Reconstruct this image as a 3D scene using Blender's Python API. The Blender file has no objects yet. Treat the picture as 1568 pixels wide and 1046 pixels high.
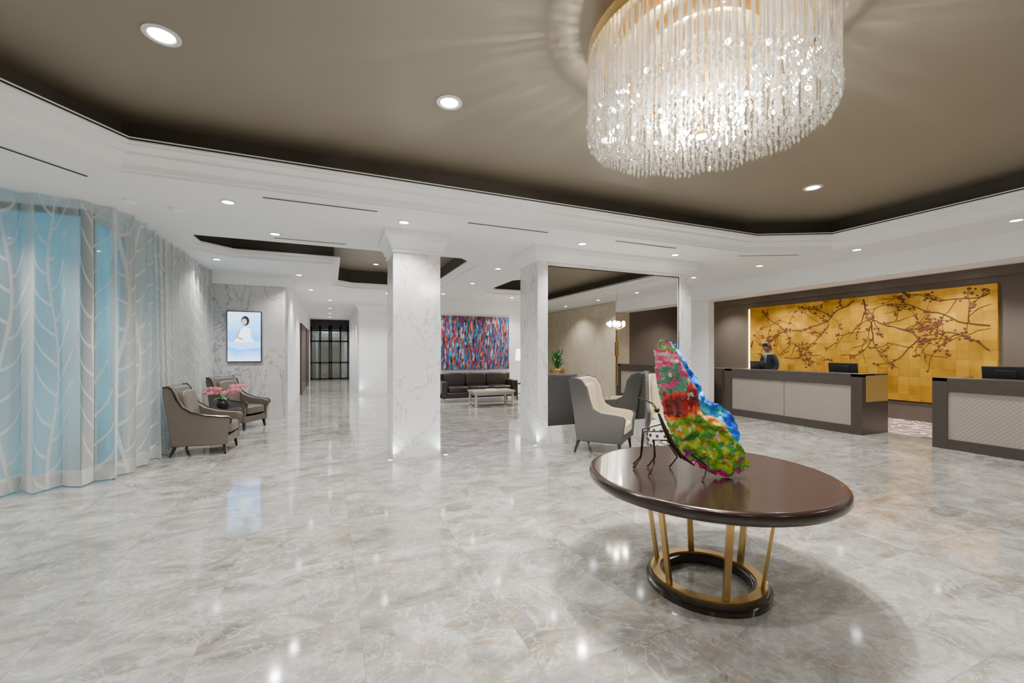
import bpy, bmesh, math, random
from mathutils import Vector, Matrix, noise
from mathutils.geometry import tessellate_polygon
random.seed(7)
C=bpy.context.scene.collection
pi=math.pi
LK=1.62   # overall lamp level
# ------------------------------------------------------------------ materials
def M(name,col=(.8,.8,.8),rough=.5,metal=0,spec=.5,emit=None,es=0,coat=0):
    m=bpy.data.materials.new(name); m.use_nodes=True
    b=m.node_tree.nodes['Principled BSDF']
    b.inputs['Base Color'].default_value=(*col,1)
    b.inputs['Roughness'].default_value=rough
    b.inputs['Metallic'].default_value=metal
    b.inputs['Specular IOR Level'].default_value=spec
    b.inputs['Coat Weight'].default_value=coat
    if emit:
        b.inputs['Emission Color'].default_value=(*emit,1)
        b.inputs['Emission Strength'].default_value=es
    return m
def nd(m,t,**k):
    n=m.node_tree.nodes.new(t)
    for a,v in k.items(): setattr(n,a,v)
    return n
def lk(m,a,b): m.node_tree.links.new(a,b)
def bs(m): return m.node_tree.nodes['Principled BSDF']
def ramp(m,stops,interp='LINEAR'):
    r=nd(m,'ShaderNodeValToRGB'); e=r.color_ramp
    e.interpolation=interp
    while len(e.elements)<len(stops): e.elements.new(.5)
    for i,(p,c) in enumerate(stops):
        e.elements[i].position=p; e.elements[i].color=(*c,1)
    return r
def math_(m,op,a,b=None,clamp=False):
    n=nd(m,'ShaderNodeMath',operation=op); n.use_clamp=clamp
    for i,v in enumerate((a,b)):
        if v is None: continue
        if isinstance(v,(int,float)): n.inputs[i].default_value=v
        else: lk(m,v,n.inputs[i])
    return n.outputs[0]
def vmath(m,op,a,b=None):
    n=nd(m,'ShaderNodeVectorMath',operation=op)
    for i,v in enumerate((a,b)):
        if v is None: continue
        if isinstance(v,tuple): n.inputs[i].default_value=v
        else: lk(m,v,n.inputs[i])
    return n.outputs[0]
def mixc(m,f,a,b):
    n=nd(m,'ShaderNodeMix',data_type='RGBA')
    for i,v in ((0,f),(6,a),(7,b)):
        if isinstance(v,tuple): n.inputs[i].default_value=(*v,1)
        elif isinstance(v,(int,float)): n.inputs[i].default_value=v
        else: lk(m,v,n.inputs[i])
    return n.outputs[2]
def pos(m): return nd(m,'ShaderNodeNewGeometry').outputs['Position']
def noise_(m,vec,scale,detail=4,dist=0,rough=.5):
    n=nd(m,'ShaderNodeTexNoise'); lk(m,vec,n.inputs['Vector'])
    n.inputs['Scale'].default_value=scale; n.inputs['Detail'].default_value=detail
    n.inputs['Distortion'].default_value=dist; n.inputs['Roughness'].default_value=rough
    return n.outputs['Fac']
def vein(m,vec,scale,width,dist=1.5):
    n=noise_(m,vec,scale,6,dist,.6)
    a=math_(m,'ABSOLUTE',math_(m,'SUBTRACT',n,.5))
    return math_(m,'SUBTRACT',1,math_(m,'DIVIDE',a,width),True)

def floor_mat():
    m=M('polished_floor_marble',rough=.1,spec=.75); b=bs(m)
    p=pos(m)
    t=vmath(m,'MULTIPLY',vmath(m,'SUBTRACT',p,(.16,.25,0)),(1/.81,1/.81,0))
    cell=vmath(m,'FLOOR',t); fr=vmath(m,'FRACTION',t)
    wn=nd(m,'ShaderNodeTexWhiteNoise',noise_dimensions='3D'); lk(m,cell,wn.inputs['Vector'])
    off=vmath(m,'MULTIPLY',wn.outputs['Color'],(9.,9.,9.))
    q=vmath(m,'ADD',p,off)
    q2=vmath(m,'MULTIPLY',q,(1,1.6,1))
    n1=noise_(m,q2,2.1,10,.9,.68)
    r=ramp(m,[(.30,(.11,.103,.09)),(.43,(.24,.232,.213)),(.54,(.375,.367,.347)),(.70,(.57,.56,.54))]); lk(m,n1,r.inputs[0])
    n2=noise_(m,q,24,6,.6,.75)
    c=mixc(m,math_(m,'MULTIPLY',math_(m,'SUBTRACT',n2,.35,True),1.4,True),r.outputs[0],(.15,.143,.127))
    v1=vein(m,q,1.7,.014,1.4)
    c=mixc(m,math_(m,'MULTIPLY',v1,.35),c,(.70,.69,.66))
    v4=vein(m,vmath(m,'ADD',q,(2.,8.,1.)),3.4,.011,1.0)
    c=mixc(m,math_(m,'MULTIPLY',v4,.35),c,(.66,.65,.62))
    v2=vein(m,vmath(m,'ADD',q,(5.,3.,1.)),1.0,.012,1.2)
    pat=noise_(m,q,.9,2)
    c=mixc(m,math_(m,'MULTIPLY',v2,math_(m,'MULTIPLY',pat,.95)),c,(.30,.18,.06))
    tv=math_(m,'MULTIPLY',wn.outputs['Value'],.3)
    c=mixc(m,tv,c,(.17,.163,.147))
    s=nd(m,'ShaderNodeSeparateXYZ'); lk(m,fr,s.inputs[0])
    def edge(o): 
        a=math_(m,'ABSOLUTE',math_(m,'SUBTRACT',o,.5)); return math_(m,'GREATER_THAN',a,.497)
    e=math_(m,'MAXIMUM',edge(s.outputs[0]),edge(s.outputs[1]))
    c=mixc(m,math_(m,'MULTIPLY',e,.5),c,(.14,.13,.11))
    lk(m,c,b.inputs['Base Color'])
    rr=math_(m,'ADD',math_(m,'MULTIPLY',n2,.06),.05); lk(m,rr,b.inputs['Roughness'])
    return m
def marble(name,base,dark,veinc,scale=1.2,rough=.2,slab=None,vs=.5):
    m=M(name,rough=rough); b=bs(m); p=pos(m)
    n=noise_(m,p,scale,8,1.4,.6)
    c=mixc(m,n,dark,base)
    v=vein(m,vmath(m,'MULTIPLY',p,(1.,1.,.45)),scale*1.1,.018,2.)
    v3=vein(m,vmath(m,'ADD',p,(4.,7.,3.)),scale*2.6,.012,2.5)
    c=mixc(m,math_(m,'MULTIPLY',v,vs),c,veinc)
    c=mixc(m,math_(m,'MULTIPLY',v3,vs*.7),c,veinc)
    if slab:
        br=nd(m,'ShaderNodeSeparateXYZ'); lk(m,p,br.inputs[0])
        z=math_(m,'FRACT',math_(m,'DIVIDE',br.outputs[2],slab))
        a=math_(m,'GREATER_THAN',math_(m,'ABSOLUTE',math_(m,'SUBTRACT',z,.5)),.4955)
        x=math_(m,'FRACT',math_(m,'DIVIDE',math_(m,'ADD',br.outputs[0],br.outputs[1]),slab*1.3))
        a2=math_(m,'GREATER_THAN',math_(m,'ABSOLUTE',math_(m,'SUBTRACT',x,.5)),.4965)
        c=mixc(m,math_(m,'MULTIPLY',math_(m,'MAXIMUM',a,a2),.5),c,(.3,.28,.25))
    lk(m,c,b.inputs['Base Color']); return m
def noisy(name,c1,c2,scale,rough=.6,metal=0,bump=0,stretch=(1.,1.,1.),**k):
    m=M(name,rough=rough,metal=metal,**k); b=bs(m)
    tc=nd(m,'ShaderNodeTexCoord').outputs['Object']
    n=noise_(m,vmath(m,'MULTIPLY',tc,stretch),scale,6,.3,.6)
    lk(m,mixc(m,n,c1,c2),b.inputs['Base Color'])
    if bump:
        bn=nd(m,'ShaderNodeBump'); bn.inputs['Strength'].default_value=bump; bn.inputs['Distance'].default_value=.01
        lk(m,n,bn.inputs['Height']); lk(m,bn.outputs[0],b.inputs['Normal'])
    return m
FLOOR=floor_mat()
WHITE=noisy('white_plaster',(.83,.835,.84),(.87,.875,.88),3,.5)
CEILW=noisy('white_ceiling_paint',(.83,.835,.84),(.86,.865,.87),2,.6)
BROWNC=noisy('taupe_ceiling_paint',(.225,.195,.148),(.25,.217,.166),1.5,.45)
BROWN_SHADE=noisy('shaded_cove_taupe',(.06,.05,.038),(.075,.062,.047),1.5,.5)  # taupe tray sides, with the cove's shadow put into the darker colour
BROWNW=noisy('taupe_wall_paint',(.125,.105,.09),(.145,.122,.105),2,.3)
COLM=marble('column_marble',(.86,.86,.86),(.68,.675,.665),(.40,.355,.30),1.5,.15,None,.7)
TVM=marble('wall_marble',(.66,.66,.66),(.48,.475,.47),(.25,.21,.17),1.3,.2,.82,.85)
BEIGEM=marble('beige_marble',(.60,.52,.41),(.44,.37,.28),(.74,.69,.6),1.6,.2,.7,.6)
PALEB=noisy('pale_blue_wall_paint',(.50,.61,.67),(.55,.65,.71),2,.6)
ALU=M('dark_teal_window_frame',(.03,.14,.19),.4,.1)
BLACK=M('black_slot',(.01,.01,.01),.6)
DARKG=M('dark_gap',(.03,.028,.025),.5)
BRASS=noisy('brushed_brass',(.42,.28,.11),(.55,.37,.15),20,.28,1,stretch=(1.,1.,.1))
BRASSD=noisy('satin_brass_sheet',(.40,.27,.08),(.52,.36,.12),6,.35,.45)
BRONZE=M('dark_bronze',(.06,.04,.025),.35,.8)
GOLDRING=M('polished_gold',(.85,.60,.26),.2,1)
MAHOG=noisy('mahogany_gloss',(.009,.0042,.0035),(.022,.0092,.0072),6,.2,stretch=(1.,9.,1.),coat=.12)
DWOOD=noisy('dark_walnut',(.035,.028,.024),(.06,.048,.04),8,.3,stretch=(1.,1.,6.))
ESP=M('espresso_lacquer',(.02,.012,.009),.2,coat=.5)
LED=M('downlight_lens',(1,1,1),.5,emit=(1,.99,.96),es=40)
TRIMW=M('downlight_trim',(.75,.75,.75),.35,.2)
BULB=M('bulb_glow',(1,1,1),.5,emit=(1,.96,.9),es=45)
LEATHER=noisy('taupe_leather',(.10,.083,.068),(.145,.12,.098),12,.4,bump=.15)
BLEATHER=noisy('black_leather',(.02,.015,.014),(.035,.026,.024),10,.35,bump=.2)
CREAM=noisy('cream_upholstery',(.58,.48,.33),(.66,.56,.40),16,.8,bump=.15)
SILVERW=noisy('silvered_wood',(.35,.31,.26),(.5,.46,.4),9,.35,.3)
SKIN=noisy('skin',(.30,.165,.10),(.35,.20,.125),10,.5)
HAIR=noisy('black_hair',(.008,.007,.006),(.02,.016,.014),40,.5,bump=.4)
SUIT=noisy('navy_suit',(.018,.022,.035),(.028,.033,.05),60,.75)
SHIRT=M('white_shirt',(.7,.72,.75),.7)
TIE=M('blue_tie',(.03,.06,.2),.5)
PLASTIC=M('black_plastic',(.012,.012,.013),.3)
LEAF=noisy('leaf_green',(.02,.10,.02),(.06,.22,.05),9,.4)
PINK=noisy('orchid_pink',(.65,.12,.2),(.8,.35,.4),20,.5)
CERAM=M('dark_ceramic',(.03,.03,.035),.15)
WCER=M('white_ceramic',(.8,.8,.78),.15)
SHADE=M('lamp_shade',(.9,.88,.82),.8,emit=(1,.93,.8),es=4)
MIR=M('mirror_silver',(.86,.86,.84),.01,1)
def hound():
    m=M('houndstooth_fabric',rough=.85); b=bs(m)
    tc=nd(m,'ShaderNodeTexCoord').outputs['Object']
    ck=nd(m,'ShaderNodeTexChecker'); ck.inputs['Scale'].default_value=60
    mp=nd(m,'ShaderNodeMapping'); mp.inputs['Rotation'].default_value=(.3,.6,.785); lk(m,tc,mp.inputs[0]); lk(m,mp.outputs[0],ck.inputs[0])
    ck.inputs[1].default_value=(.03,.03,.029,1); ck.inputs[2].default_value=(.13,.125,.118,1)
    lk(m,ck.outputs[0],b.inputs['Base Color']); return m
HOUND=hound()
def deskpanel():
    m=M('woven_taupe_panel',rough=.45); b=bs(m); p=pos(m)
    mp=nd(m,'ShaderNodeMapping'); mp.inputs['Rotation'].default_value=(.785,0,0); lk(m,p,mp.inputs[0])
    w=nd(m,'ShaderNodeTexWave'); w.inputs['Scale'].default_value=7; w.inputs['Distortion'].default_value=1.5; w.inputs['Detail'].default_value=2; w.bands_direction='Z'
    lk(m,mp.outputs[0],w.inputs[0])
    mp2=nd(m,'ShaderNodeMapping'); mp2.inputs['Rotation'].default_value=(-.785,0,0); lk(m,p,mp2.inputs[0])
    w2=nd(m,'ShaderNodeTexWave'); w2.inputs['Scale'].default_value=7; w2.inputs['Distortion'].default_value=1.5; w2.bands_direction='Z'
    lk(m,mp2.outputs[0],w2.inputs[0])
    f=math_(m,'MULTIPLY',w.outputs['Fac'],w2.outputs['Fac'])
    lk(m,mixc(m,f,(.26,.225,.195),(.33,.29,.255)),b.inputs['Base Color'])
    bn=nd(m,'ShaderNodeBump'); bn.inputs['Strength'].default_value=.25; bn.inputs['Distance'].default_value=.01
    lk(m,f,bn.inputs['Height']); lk(m,bn.outputs[0],b.inputs['Normal']); return m
PANEL=deskpanel()
def goldleaf():
    m=M('gold_leaf',rough=.42,metal=.5); b=bs(m); p=pos(m)
    t=vmath(m,'MULTIPLY',p,(0.,5.,5.)); cell=vmath(m,'FLOOR',t); fr=vmath(m,'FRACTION',t)
    wn=nd(m,'ShaderNodeTexWhiteNoise',noise_dimensions='3D'); lk(m,cell,wn.inputs['Vector'])
    n=noise_(m,p,2.2,5,.5)
    f=math_(m,'ADD',math_(m,'MULTIPLY',wn.outputs['Value'],.3),math_(m,'MULTIPLY',n,.8))
    r=ramp(m,[(.2,(.38,.18,.010)),(.55,(.72,.39,.028)),(.95,(.95,.60,.08))]); lk(m,f,r.inputs[0])
    s=nd(m,'ShaderNodeSeparateXYZ'); lk(m,fr,s.inputs[0])
    e=None
    for i in (1,2):
        a=math_(m,'GREATER_THAN',math_(m,'ABSOLUTE',math_(m,'SUBTRACT',s.outputs[i],.5)),.482)
        e=a if e is None else math_(m,'MAXIMUM',e,a)
    lk(m,mixc(m,math_(m,'MULTIPLY',e,.45),r.outputs[0],(.3,.15,.03)),b.inputs['Base Color'])
    return m
GOLDLEAF=goldleaf()
def paintingm():
    m=M('abstract_painting_canvas',rough=.5); b=bs(m); p=pos(m)
    def lay(sx,sz,add):
        q=vmath(m,'ADD',vmath(m,'MULTIPLY',p,(sx,1.,sz)),(add,0.,add))
        v=nd(m,'ShaderNodeTexVoronoi'); v.inputs['Scale'].default_value=1; lk(m,q,v.inputs['Vector'])
        s=nd(m,'ShaderNodeSeparateColor'); lk(m,v.outputs['Color'],s.inputs[0]); return s
    s=lay(20.,4.,0.); s2=lay(44.,8.,4.)
    n=noise_(m,p,1.3,3,.3)
    f=math_(m,'ADD',math_(m,'MULTIPLY',s.outputs[0],.75),math_(m,'SUBTRACT',math_(m,'MULTIPLY',n,.5),.12))
    st=[(0,(.006,.006,.02)),(.13,(.008,.05,.26)),(.27,(.32,.015,.01)),(.38,(.02,.20,.36)),(.50,(.5,.13,.015)),(.58,(.01,.012,.04)),(.68,(.30,.45,.52)),(.77,(.30,.02,.02)),(.86,(.01,.12,.34))]
    r=ramp(m,st,'CONSTANT'); lk(m,f,r.inputs[0])
    r2=ramp(m,st,'CONSTANT'); lk(m,s2.outputs[1],r2.inputs[0])
    c=mixc(m,math_(m,'GREATER_THAN',s2.outputs[2],.6),r.outputs[0],r2.outputs[0])
    lk(m,c,b.inputs['Base Color']); return m
PAINT=paintingm()
def carpetm():
    m=M('patterned_carpet',rough=.95); b=bs(m); p=pos(m)
    v=nd(m,'ShaderNodeTexVoronoi',feature='DISTANCE_TO_EDGE'); v.inputs['Scale'].default_value=4; lk(m,p,v.inputs['Vector'])
    r=ramp(m,[(0,(.6,.56,.5)),(.07,(.6,.56,.5)),(.10,(.20,.06,.06)),(.3,(.25,.2,.19))],'LINEAR'); lk(m,v.outputs['Distance'],r.inputs[0])
    lk(m,r.outputs[0],b.inputs['Base Color']); return m
CARPET=carpetm()
def wingm(name,stops,sc,zmix=0):
    m=M(name,rough=.22,spec=.6,coat=.25); b=bs(m)
    tc=nd(m,'ShaderNodeTexCoord').outputs['Object']
    n=noise_(m,tc,sc,3,.6,.5); f=n
    if zmix:
        s=nd(m,'ShaderNodeSeparateXYZ'); lk(m,tc,s.inputs[0])
        f=math_(m,'ADD',math_(m,'MULTIPLY',s.outputs[2],1.02),math_(m,'MULTIPLY',math_(m,'SUBTRACT',n,.5),zmix),True)
    r=ramp(m,stops,'EASE'); lk(m,f,r.inputs[0]); c=r.outputs[0]
    if zmix:
        n3=noise_(m,tc,17,3,.8,.5)
        msk=math_(m,'GREATER_THAN',n3,.62); msk2=math_(m,'LESS_THAN',n3,.36)
        c=mixc(m,math_(m,'MULTIPLY',msk,.8),c,(.80,.66,.45)); c=mixc(m,math_(m,'MULTIPLY',msk2,.8),c,(.01,.20,.12))
    v=vein(m,tc,8,.03,1.)
    c=mixc(m,math_(m,'MULTIPLY',v,.5),c,(.02,.01,.02))
    lk(m,c,b.inputs['Base Color'])
    n2=noise_(m,tc,22,4,.5,.6)
    bn=nd(m,'ShaderNodeBump'); bn.inputs['Strength'].default_value=.6; bn.inputs['Distance'].default_value=.02
    lk(m,n2,bn.inputs['Height']); lk(m,bn.outputs[0],b.inputs['Normal']); return m
WING1=wingm('painted_wing_multicolour',[(.0,(.6,.01,.12)),(.06,(.4,.01,.2)),(.12,(.08,.38,.02)),(.20,(.5,.5,.02)),(.27,(.02,.32,.03)),(.34,(.22,.42,.02)),(.40,(.8,.2,.005)),(.47,(.55,.005,.005)),(.54,(.12,.004,.004)),(.60,(.7,.01,.03)),(.66,(.005,.32,.18)),(.72,(.75,.05,.22)),(.80,(.8,.38,.45)),(.86,(.65,.02,.15)),(.92,(.05,.45,.08)),(.98,(.75,.02,.18))],7,.7)
WING2=wingm('painted_wing_blue',[(.3,(.003,.03,.35)),(.42,(.003,.11,.75)),(.52,(.005,.28,.85)),(.62,(.01,.5,.65)),(.7,(.01,.05,.5))],7)
def crystalm():
    m=bpy.data.materials.new('cut_crystal'); m.use_nodes=True; nt=m.node_tree; nt.nodes.clear()
    out=nd(m,'ShaderNodeOutputMaterial')
    g=nd(m,'ShaderNodeBsdfGlossy'); g.inputs['Roughness'].default_value=.05; g.inputs['Color'].default_value=(.93,.93,.9,1)
    t=nd(m,'ShaderNodeBsdfTransparent'); t.inputs[0].default_value=(.94,.94,.92,1)
    d=nd(m,'ShaderNodeBsdfTranslucent'); d.inputs[0].default_value=(.9,.9,.88,1)
    m1=nd(m,'ShaderNodeMixShader'); m1.inputs[0].default_value=.14; lk(m,g.outputs[0],m1.inputs[1]); lk(m,d.outputs[0],m1.inputs[2])
    m2=nd(m,'ShaderNodeMixShader'); m2.inputs[0].default_value=.52; lk(m,m1.outputs[0],m2.inputs[1]); lk(m,t.outputs[0],m2.inputs[2])
    lk(m,m2.outputs[0],out.inputs[0]); return m
CRYS=crystalm()
def glassm(name,tint,fac):
    m=bpy.data.materials.new(name); m.use_nodes=True; m.node_tree.nodes.clear()
    out=nd(m,'ShaderNodeOutputMaterial')
    g=nd(m,'ShaderNodeBsdfGlossy'); g.inputs['Roughness'].default_value=.02
    t=nd(m,'ShaderNodeBsdfTransparent'); t.inputs[0].default_value=(*tint,1)
    x=nd(m,'ShaderNodeMixShader'); x.inputs[0].default_value=fac; lk(m,t.outputs[0],x.inputs[1]); lk(m,g.outputs[0],x.inputs[2]); lk(m,x.outputs[0],out.inputs[0]); return m
DGLASS=glassm('dark_glass',(.75,.8,.8),.2)
def windowm():
    m=M('dusk_window_glass',(.02,.08,.1),.05); b=bs(m); p=pos(m)
    n=noise_(m,vmath(m,'MULTIPLY',p,(.9,.9,.5)),1.4,3)
    r=ramp(m,[(.3,(.008,.08,.14)),(.5,(.015,.20,.30)),(.7,(.04,.33,.44))]); lk(m,n,r.inputs[0])
    lk(m,r.outputs[0],b.inputs['Emission Color']); b.inputs['Emission Strength'].default_value=1.35; return m
WINM=windowm()
def curtainm():
    m=bpy.data.materials.new('embroidered_sheer'); m.use_nodes=True; m.node_tree.nodes.clear()
    out=nd(m,'ShaderNodeOutputMaterial')
    uv=nd(m,'ShaderNodeUVMap').outputs[0]
    s=nd(m,'ShaderNodeSeparateXYZ'); lk(m,uv,s.inputs[0]); U,V=s.outputs[0],s.outputs[1]
    q=math_(m,'DIVIDE',U,.56)
    cell=math_(m,'FLOOR',q); fr=math_(m,'SUBTRACT',math_(m,'FRACT',q),.5)
    wob=math_(m,'MULTIPLY',math_(m,'SINE',math_(m,'ADD',math_(m,'MULTIPLY',V,2.6),math_(m,'MULTIPLY',cell,2.1))),.09)
    fx=math_(m,'SUBTRACT',fr,wob); du=math_(m,'ABSOLUTE',fx)
    stem=math_(m,'LESS_THAN',du,.022)
    sg=math_(m,'GREATER_THAN',fx,0)
    g=math_(m,'SUBTRACT',math_(m,'MULTIPLY',V,2.9),math_(m,'MULTIPLY',math_(m,'POWER',du,1.7),5.5))
    g=math_(m,'FRACT',math_(m,'ADD',g,math_(m,'ADD',math_(m,'MULTIPLY',sg,.5),math_(m,'MULTIPLY',cell,.37))))
    leaf=math_(m,'MULTIPLY',math_(m,'LESS_THAN',g,.12),math_(m,'LESS_THAN',du,.38))
    f=math_(m,'MAXIMUM',stem,leaf)
    t=nd(m,'ShaderNodeBsdfTransparent'); t.inputs[0].default_value=(.95,.96,.96,1)
    d=nd(m,'ShaderNodeBsdfDiffuse'); d.inputs[0].default_value=(.76,.745,.71,1)
    tr=nd(m,'ShaderNodeBsdfTranslucent'); tr.inputs[0].default_value=(.62,.64,.63,1)
    dt=nd(m,'ShaderNodeMixShader'); dt.inputs[0].default_value=.2; lk(m,d.outputs[0],dt.inputs[1]); lk(m,tr.outputs[0],dt.inputs[2])
    hem=math_(m,'LESS_THAN',V,.2)
    lw=nd(m,'ShaderNodeLayerWeight'); lw.inputs[0].default_value=.5
    base=math_(m,'ADD',math_(m,'MULTIPLY',lw.outputs['Facing'],.75),.24)
    fac=math_(m,'ADD',math_(m,'ADD',math_(m,'MULTIPLY',f,.34),base),math_(m,'MULTIPLY',hem,.25),True)
    x=nd(m,'ShaderNodeMixShader'); lk(m,fac,x.inputs[0]); lk(m,t.outputs[0],x.inputs[1]); lk(m,dt.outputs[0],x.inputs[2]); lk(m,x.outputs[0],out.inputs[0]); return m
CURT=curtainm()

# ------------------------------------------------------------------ mesh builder
class MB:
    def __init__(s): s.v=[];s.f=[];s.m=[];s.X=Matrix.Identity(4)
    def add(s,vs,fs,mi=0):
        o=len(s.v); s.v+=[s.X@Vector(v) for v in vs]
        s.f+=[[i+o for i in f] for f in fs]; s.m+=[mi]*len(fs); return s
    def box(s,x0,x1,y0,y1,z0,z1,mi=0):
        return s.add([(x,y,z) for z in (z0,z1) for y in (y0,y1) for x in (x0,x1)],
          [(0,2,3,1),(4,5,7,6),(0,1,5,4),(2,6,7,3),(0,4,6,2),(1,3,7,5)],mi)
    def loft(s,rings,mi=0,cap=True):
        n=len(rings[0]); vs=[p for r in rings for p in r]; fs=[]
        for k in range(len(rings)-1):
            for i in range(n):
                j=(i+1)%n; fs.append((k*n+i,k*n+j,(k+1)*n+j,(k+1)*n+i))
        if cap: fs+= [tuple(range(n-1,-1,-1)),tuple(range((len(rings)-1)*n,len(rings)*n))]
        return s.add(vs,fs,mi)
    def rects(s,L,mi=0):
        return s.loft([[(x0,y0,z),(x1,y0,z),(x1,y1,z),(x0,y1,z)] for x0,x1,y0,y1,z in L],mi)
    def lathe(s,cx,cy,prof,n=32,mi=0,cap=True):
        return s.loft([[(cx+r*math.cos(2*pi*i/n),cy+r*math.sin(2*pi*i/n),z) for i in range(n)] for r,z in prof],mi,cap)
    def tube(s,pts,r,n=8,mi=0,flat=1):
        pts=[Vector(p) for p in pts]; R=[]
        rs=r if isinstance(r,(list,tuple)) else [r]*len(pts)
        for i,p in enumerate(pts):
            d=(pts[min(i+1,len(pts)-1)]-pts[max(i-1,0)]).normalized()
            a=Vector((0,0,1)) if abs(d.z)<.9 else Vector((1,0,0))
            u=d.cross(a).normalized(); w=d.cross(u).normalized()
            R.append([tuple(p+u*math.cos(2*pi*k/n)*rs[i]+w*math.sin(2*pi*k/n)*rs[i]*flat) for k in range(n)])
        return s.loft(R,mi)
    def extr(s,poly,a0,a1,axis='x',mi=0):
        n=len(poly)
        def P(p,a):
            return (a,p[0],p[1]) if axis=='x' else ((p[0],a,p[1]) if axis=='y' else (p[0],p[1],a))
        vs=[P(p,a0) for p in poly]+[P(p,a1) for p in poly]
        fs=[(i,(i+1)%n,n+(i+1)%n,n+i) for i in range(n)]
        for t in tessellate_polygon([[Vector((p[0],p[1],0)) for p in poly]]):
            fs.append(tuple(t)); fs.append(tuple(n+i for i in reversed(t)))
        return s.add(vs,fs,mi)
    def sup(s,c,r,mi=0,e=.4,nu=20,nv=12):
        def sg(w,p): return math.copysign(abs(w)**p,w)
        R=[]
        for j in range(nv+1):
            b=-pi/2+pi*j/nv; b=max(-pi/2+.02,min(pi/2-.02,b))
            R.append([(c[0]+r[0]*sg(math.cos(b),e)*sg(math.cos(2*pi*i/nu),e),c[1]+r[1]*sg(math.cos(b),e)*sg(math.sin(2*pi*i/nu),e),c[2]+r[2]*sg(math.sin(b),e)) for i in range(nu)])
        return s.loft(R,mi)
    def sph(s,c,r,mi=0,nu=14,nv=9):
        if not isinstance(r,(tuple,list)): r=(r,r,r)
        return s.sup(c,r,mi,1,nu,nv)
    def build(s,name,mats,parent=None,loc=(0,0,0),rz=0,bevel=0,smooth=True,ang=35,norm=True):
        me=bpy.data.meshes.new(name); me.from_pydata([tuple(v) for v in s.v],[],s.f)
        for m in mats: me.materials.append(m)
        me.polygons.foreach_set('material_index',s.m)
        if norm:
            b=bmesh.new(); b.from_mesh(me); bmesh.ops.recalc_face_normals(b,faces=b.faces); b.to_mesh(me); b.free()
        if smooth:
            me.polygons.foreach_set('use_smooth',[True]*len(me.polygons))
            me.set_sharp_from_angle(angle=math.radians(ang))
        me.update()
        o=bpy.data.objects.new(name,me); C.objects.link(o); o.location=loc; o.rotation_euler[2]=rz
        if parent: o.parent=parent
        if bevel:
            md=o.modifiers.new('b','BEVEL'); md.width=bevel; md.segments=2; md.limit_method='ANGLE'; md.angle_limit=math.radians(40)
        return o
def empty(name,loc=(0,0,0),rz=0):
    e=bpy.data.objects.new(name,None); C.objects.link(e); e.location=loc; e.rotation_euler[2]=rz; e.empty_display_size=.1; return e
def bx(name,x0,x1,y0,y1,z0,z1,mat,bevel=0):
    return MB().box(x0,x1,y0,y1,z0,z1).build(name,[mat],smooth=False,bevel=bevel)

H=3.35; HT=3.85
# ------------------------------------------------------------------ shell
bx('floor',-6.2,14.6,-6.2,27,-.15,0,FLOOR)
bx('wall_back',-6.2,12.4,-6.2,-6,0,4.0,BEIGEM)
bx('wall_left',-6.2,-6,-6,7.2,0,H,WHITE)
def window_wall():
    b=MB(); b.box(-6,-2.8,7.0,7.2,0,.06).box(-6,-2.8,7.0,7.2,3.28,H)
    for x in (-6,-4.45,-2.86): b.box(x,x+.06,7.0,7.2,.06,3.28)
    b.build('wall_window_front',[ALU],smooth=False)
    bx('window_1',-5.94,-2.86,7.08,7.12,.06,3.28,WINM)
    b=MB(); b.box(-3.0,-2.8,7.2,11.4,0,.06).box(-3.0,-2.8,7.2,11.4,3.28,H)
    for y,w in ((7.2,.05),(8.15,3.25)): b.box(-3.0,-2.8,y,y+w,.06,3.28)
    b.build('wall_window_side',[PALEB],smooth=False)
    bx('window_2',-2.92,-2.88,7.25,8.15,.06,3.28,WINM)
window_wall()
bx('wall_marble',-2.8,-.98,11.4,12.1,0,H,TVM)
bx('wall_corridor_left',-1.2,-1.0,12.1,26.7,0,H,WHITE)
bx('wall_corridor_right',1.0,1.2,17.0,26.7,0,H,WHITE)
bx('wall_lounge_pier',1.0,2.9,16.8,17.0,0,H,WHITE)
bx('wall_lounge_side',2.9,3.1,13.8,16.8,0,H,WHITE)
bx('wall_lounge_back',3.1,9.7,13.8,14.0,0,H,WHITE)
bx('wall_lounge_right',9.5,9.7,8.6,13.8,0,H,WHITE)
bx('wall_reception',12.2,12.4,-6,11.1,0,3.4,BROWNW)
bx('wall_reception_south',9.9,12.2,.32,.5,0,3.27,BROWNW)
bx('wall_marble_east',9.3,9.9,-6,.5,0,3.34,BEIGEM)
b=MB(); b.box(9.7,11.25,11.1,11.3,0,3.4).box(12.15,14.5,11.1,11.3,0,3.4).box(11.25,12.15,11.1,11.3,2.75,3.4)
b.build('wall_reception_end',[WHITE],smooth=False)
b=MB(); b.box(11.13,11.25,11.06,11.12,0,2.87).box(12.08,12.19,11.06,11.12,0,2.87).box(11.13,12.19,11.06,11.12,2.75,2.87)
b.build('trim_doorway',[WHITE],smooth=False)
b=MB(); b.box(14.4,14.5,11.3,14.5,0,3.4).box(9.7,14.5,14.4,14.5,0,3.4)
b.build('wall_service_room',[BEIGEM],smooth=False)
bx('ceiling_reception',9.6,14.6,-6.2,14.6,3.27,3.4,CEILW)
bx('ceiling_beam',9.3,9.9,.5,11.1,2.97,3.4,WHITE,.01)

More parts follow.
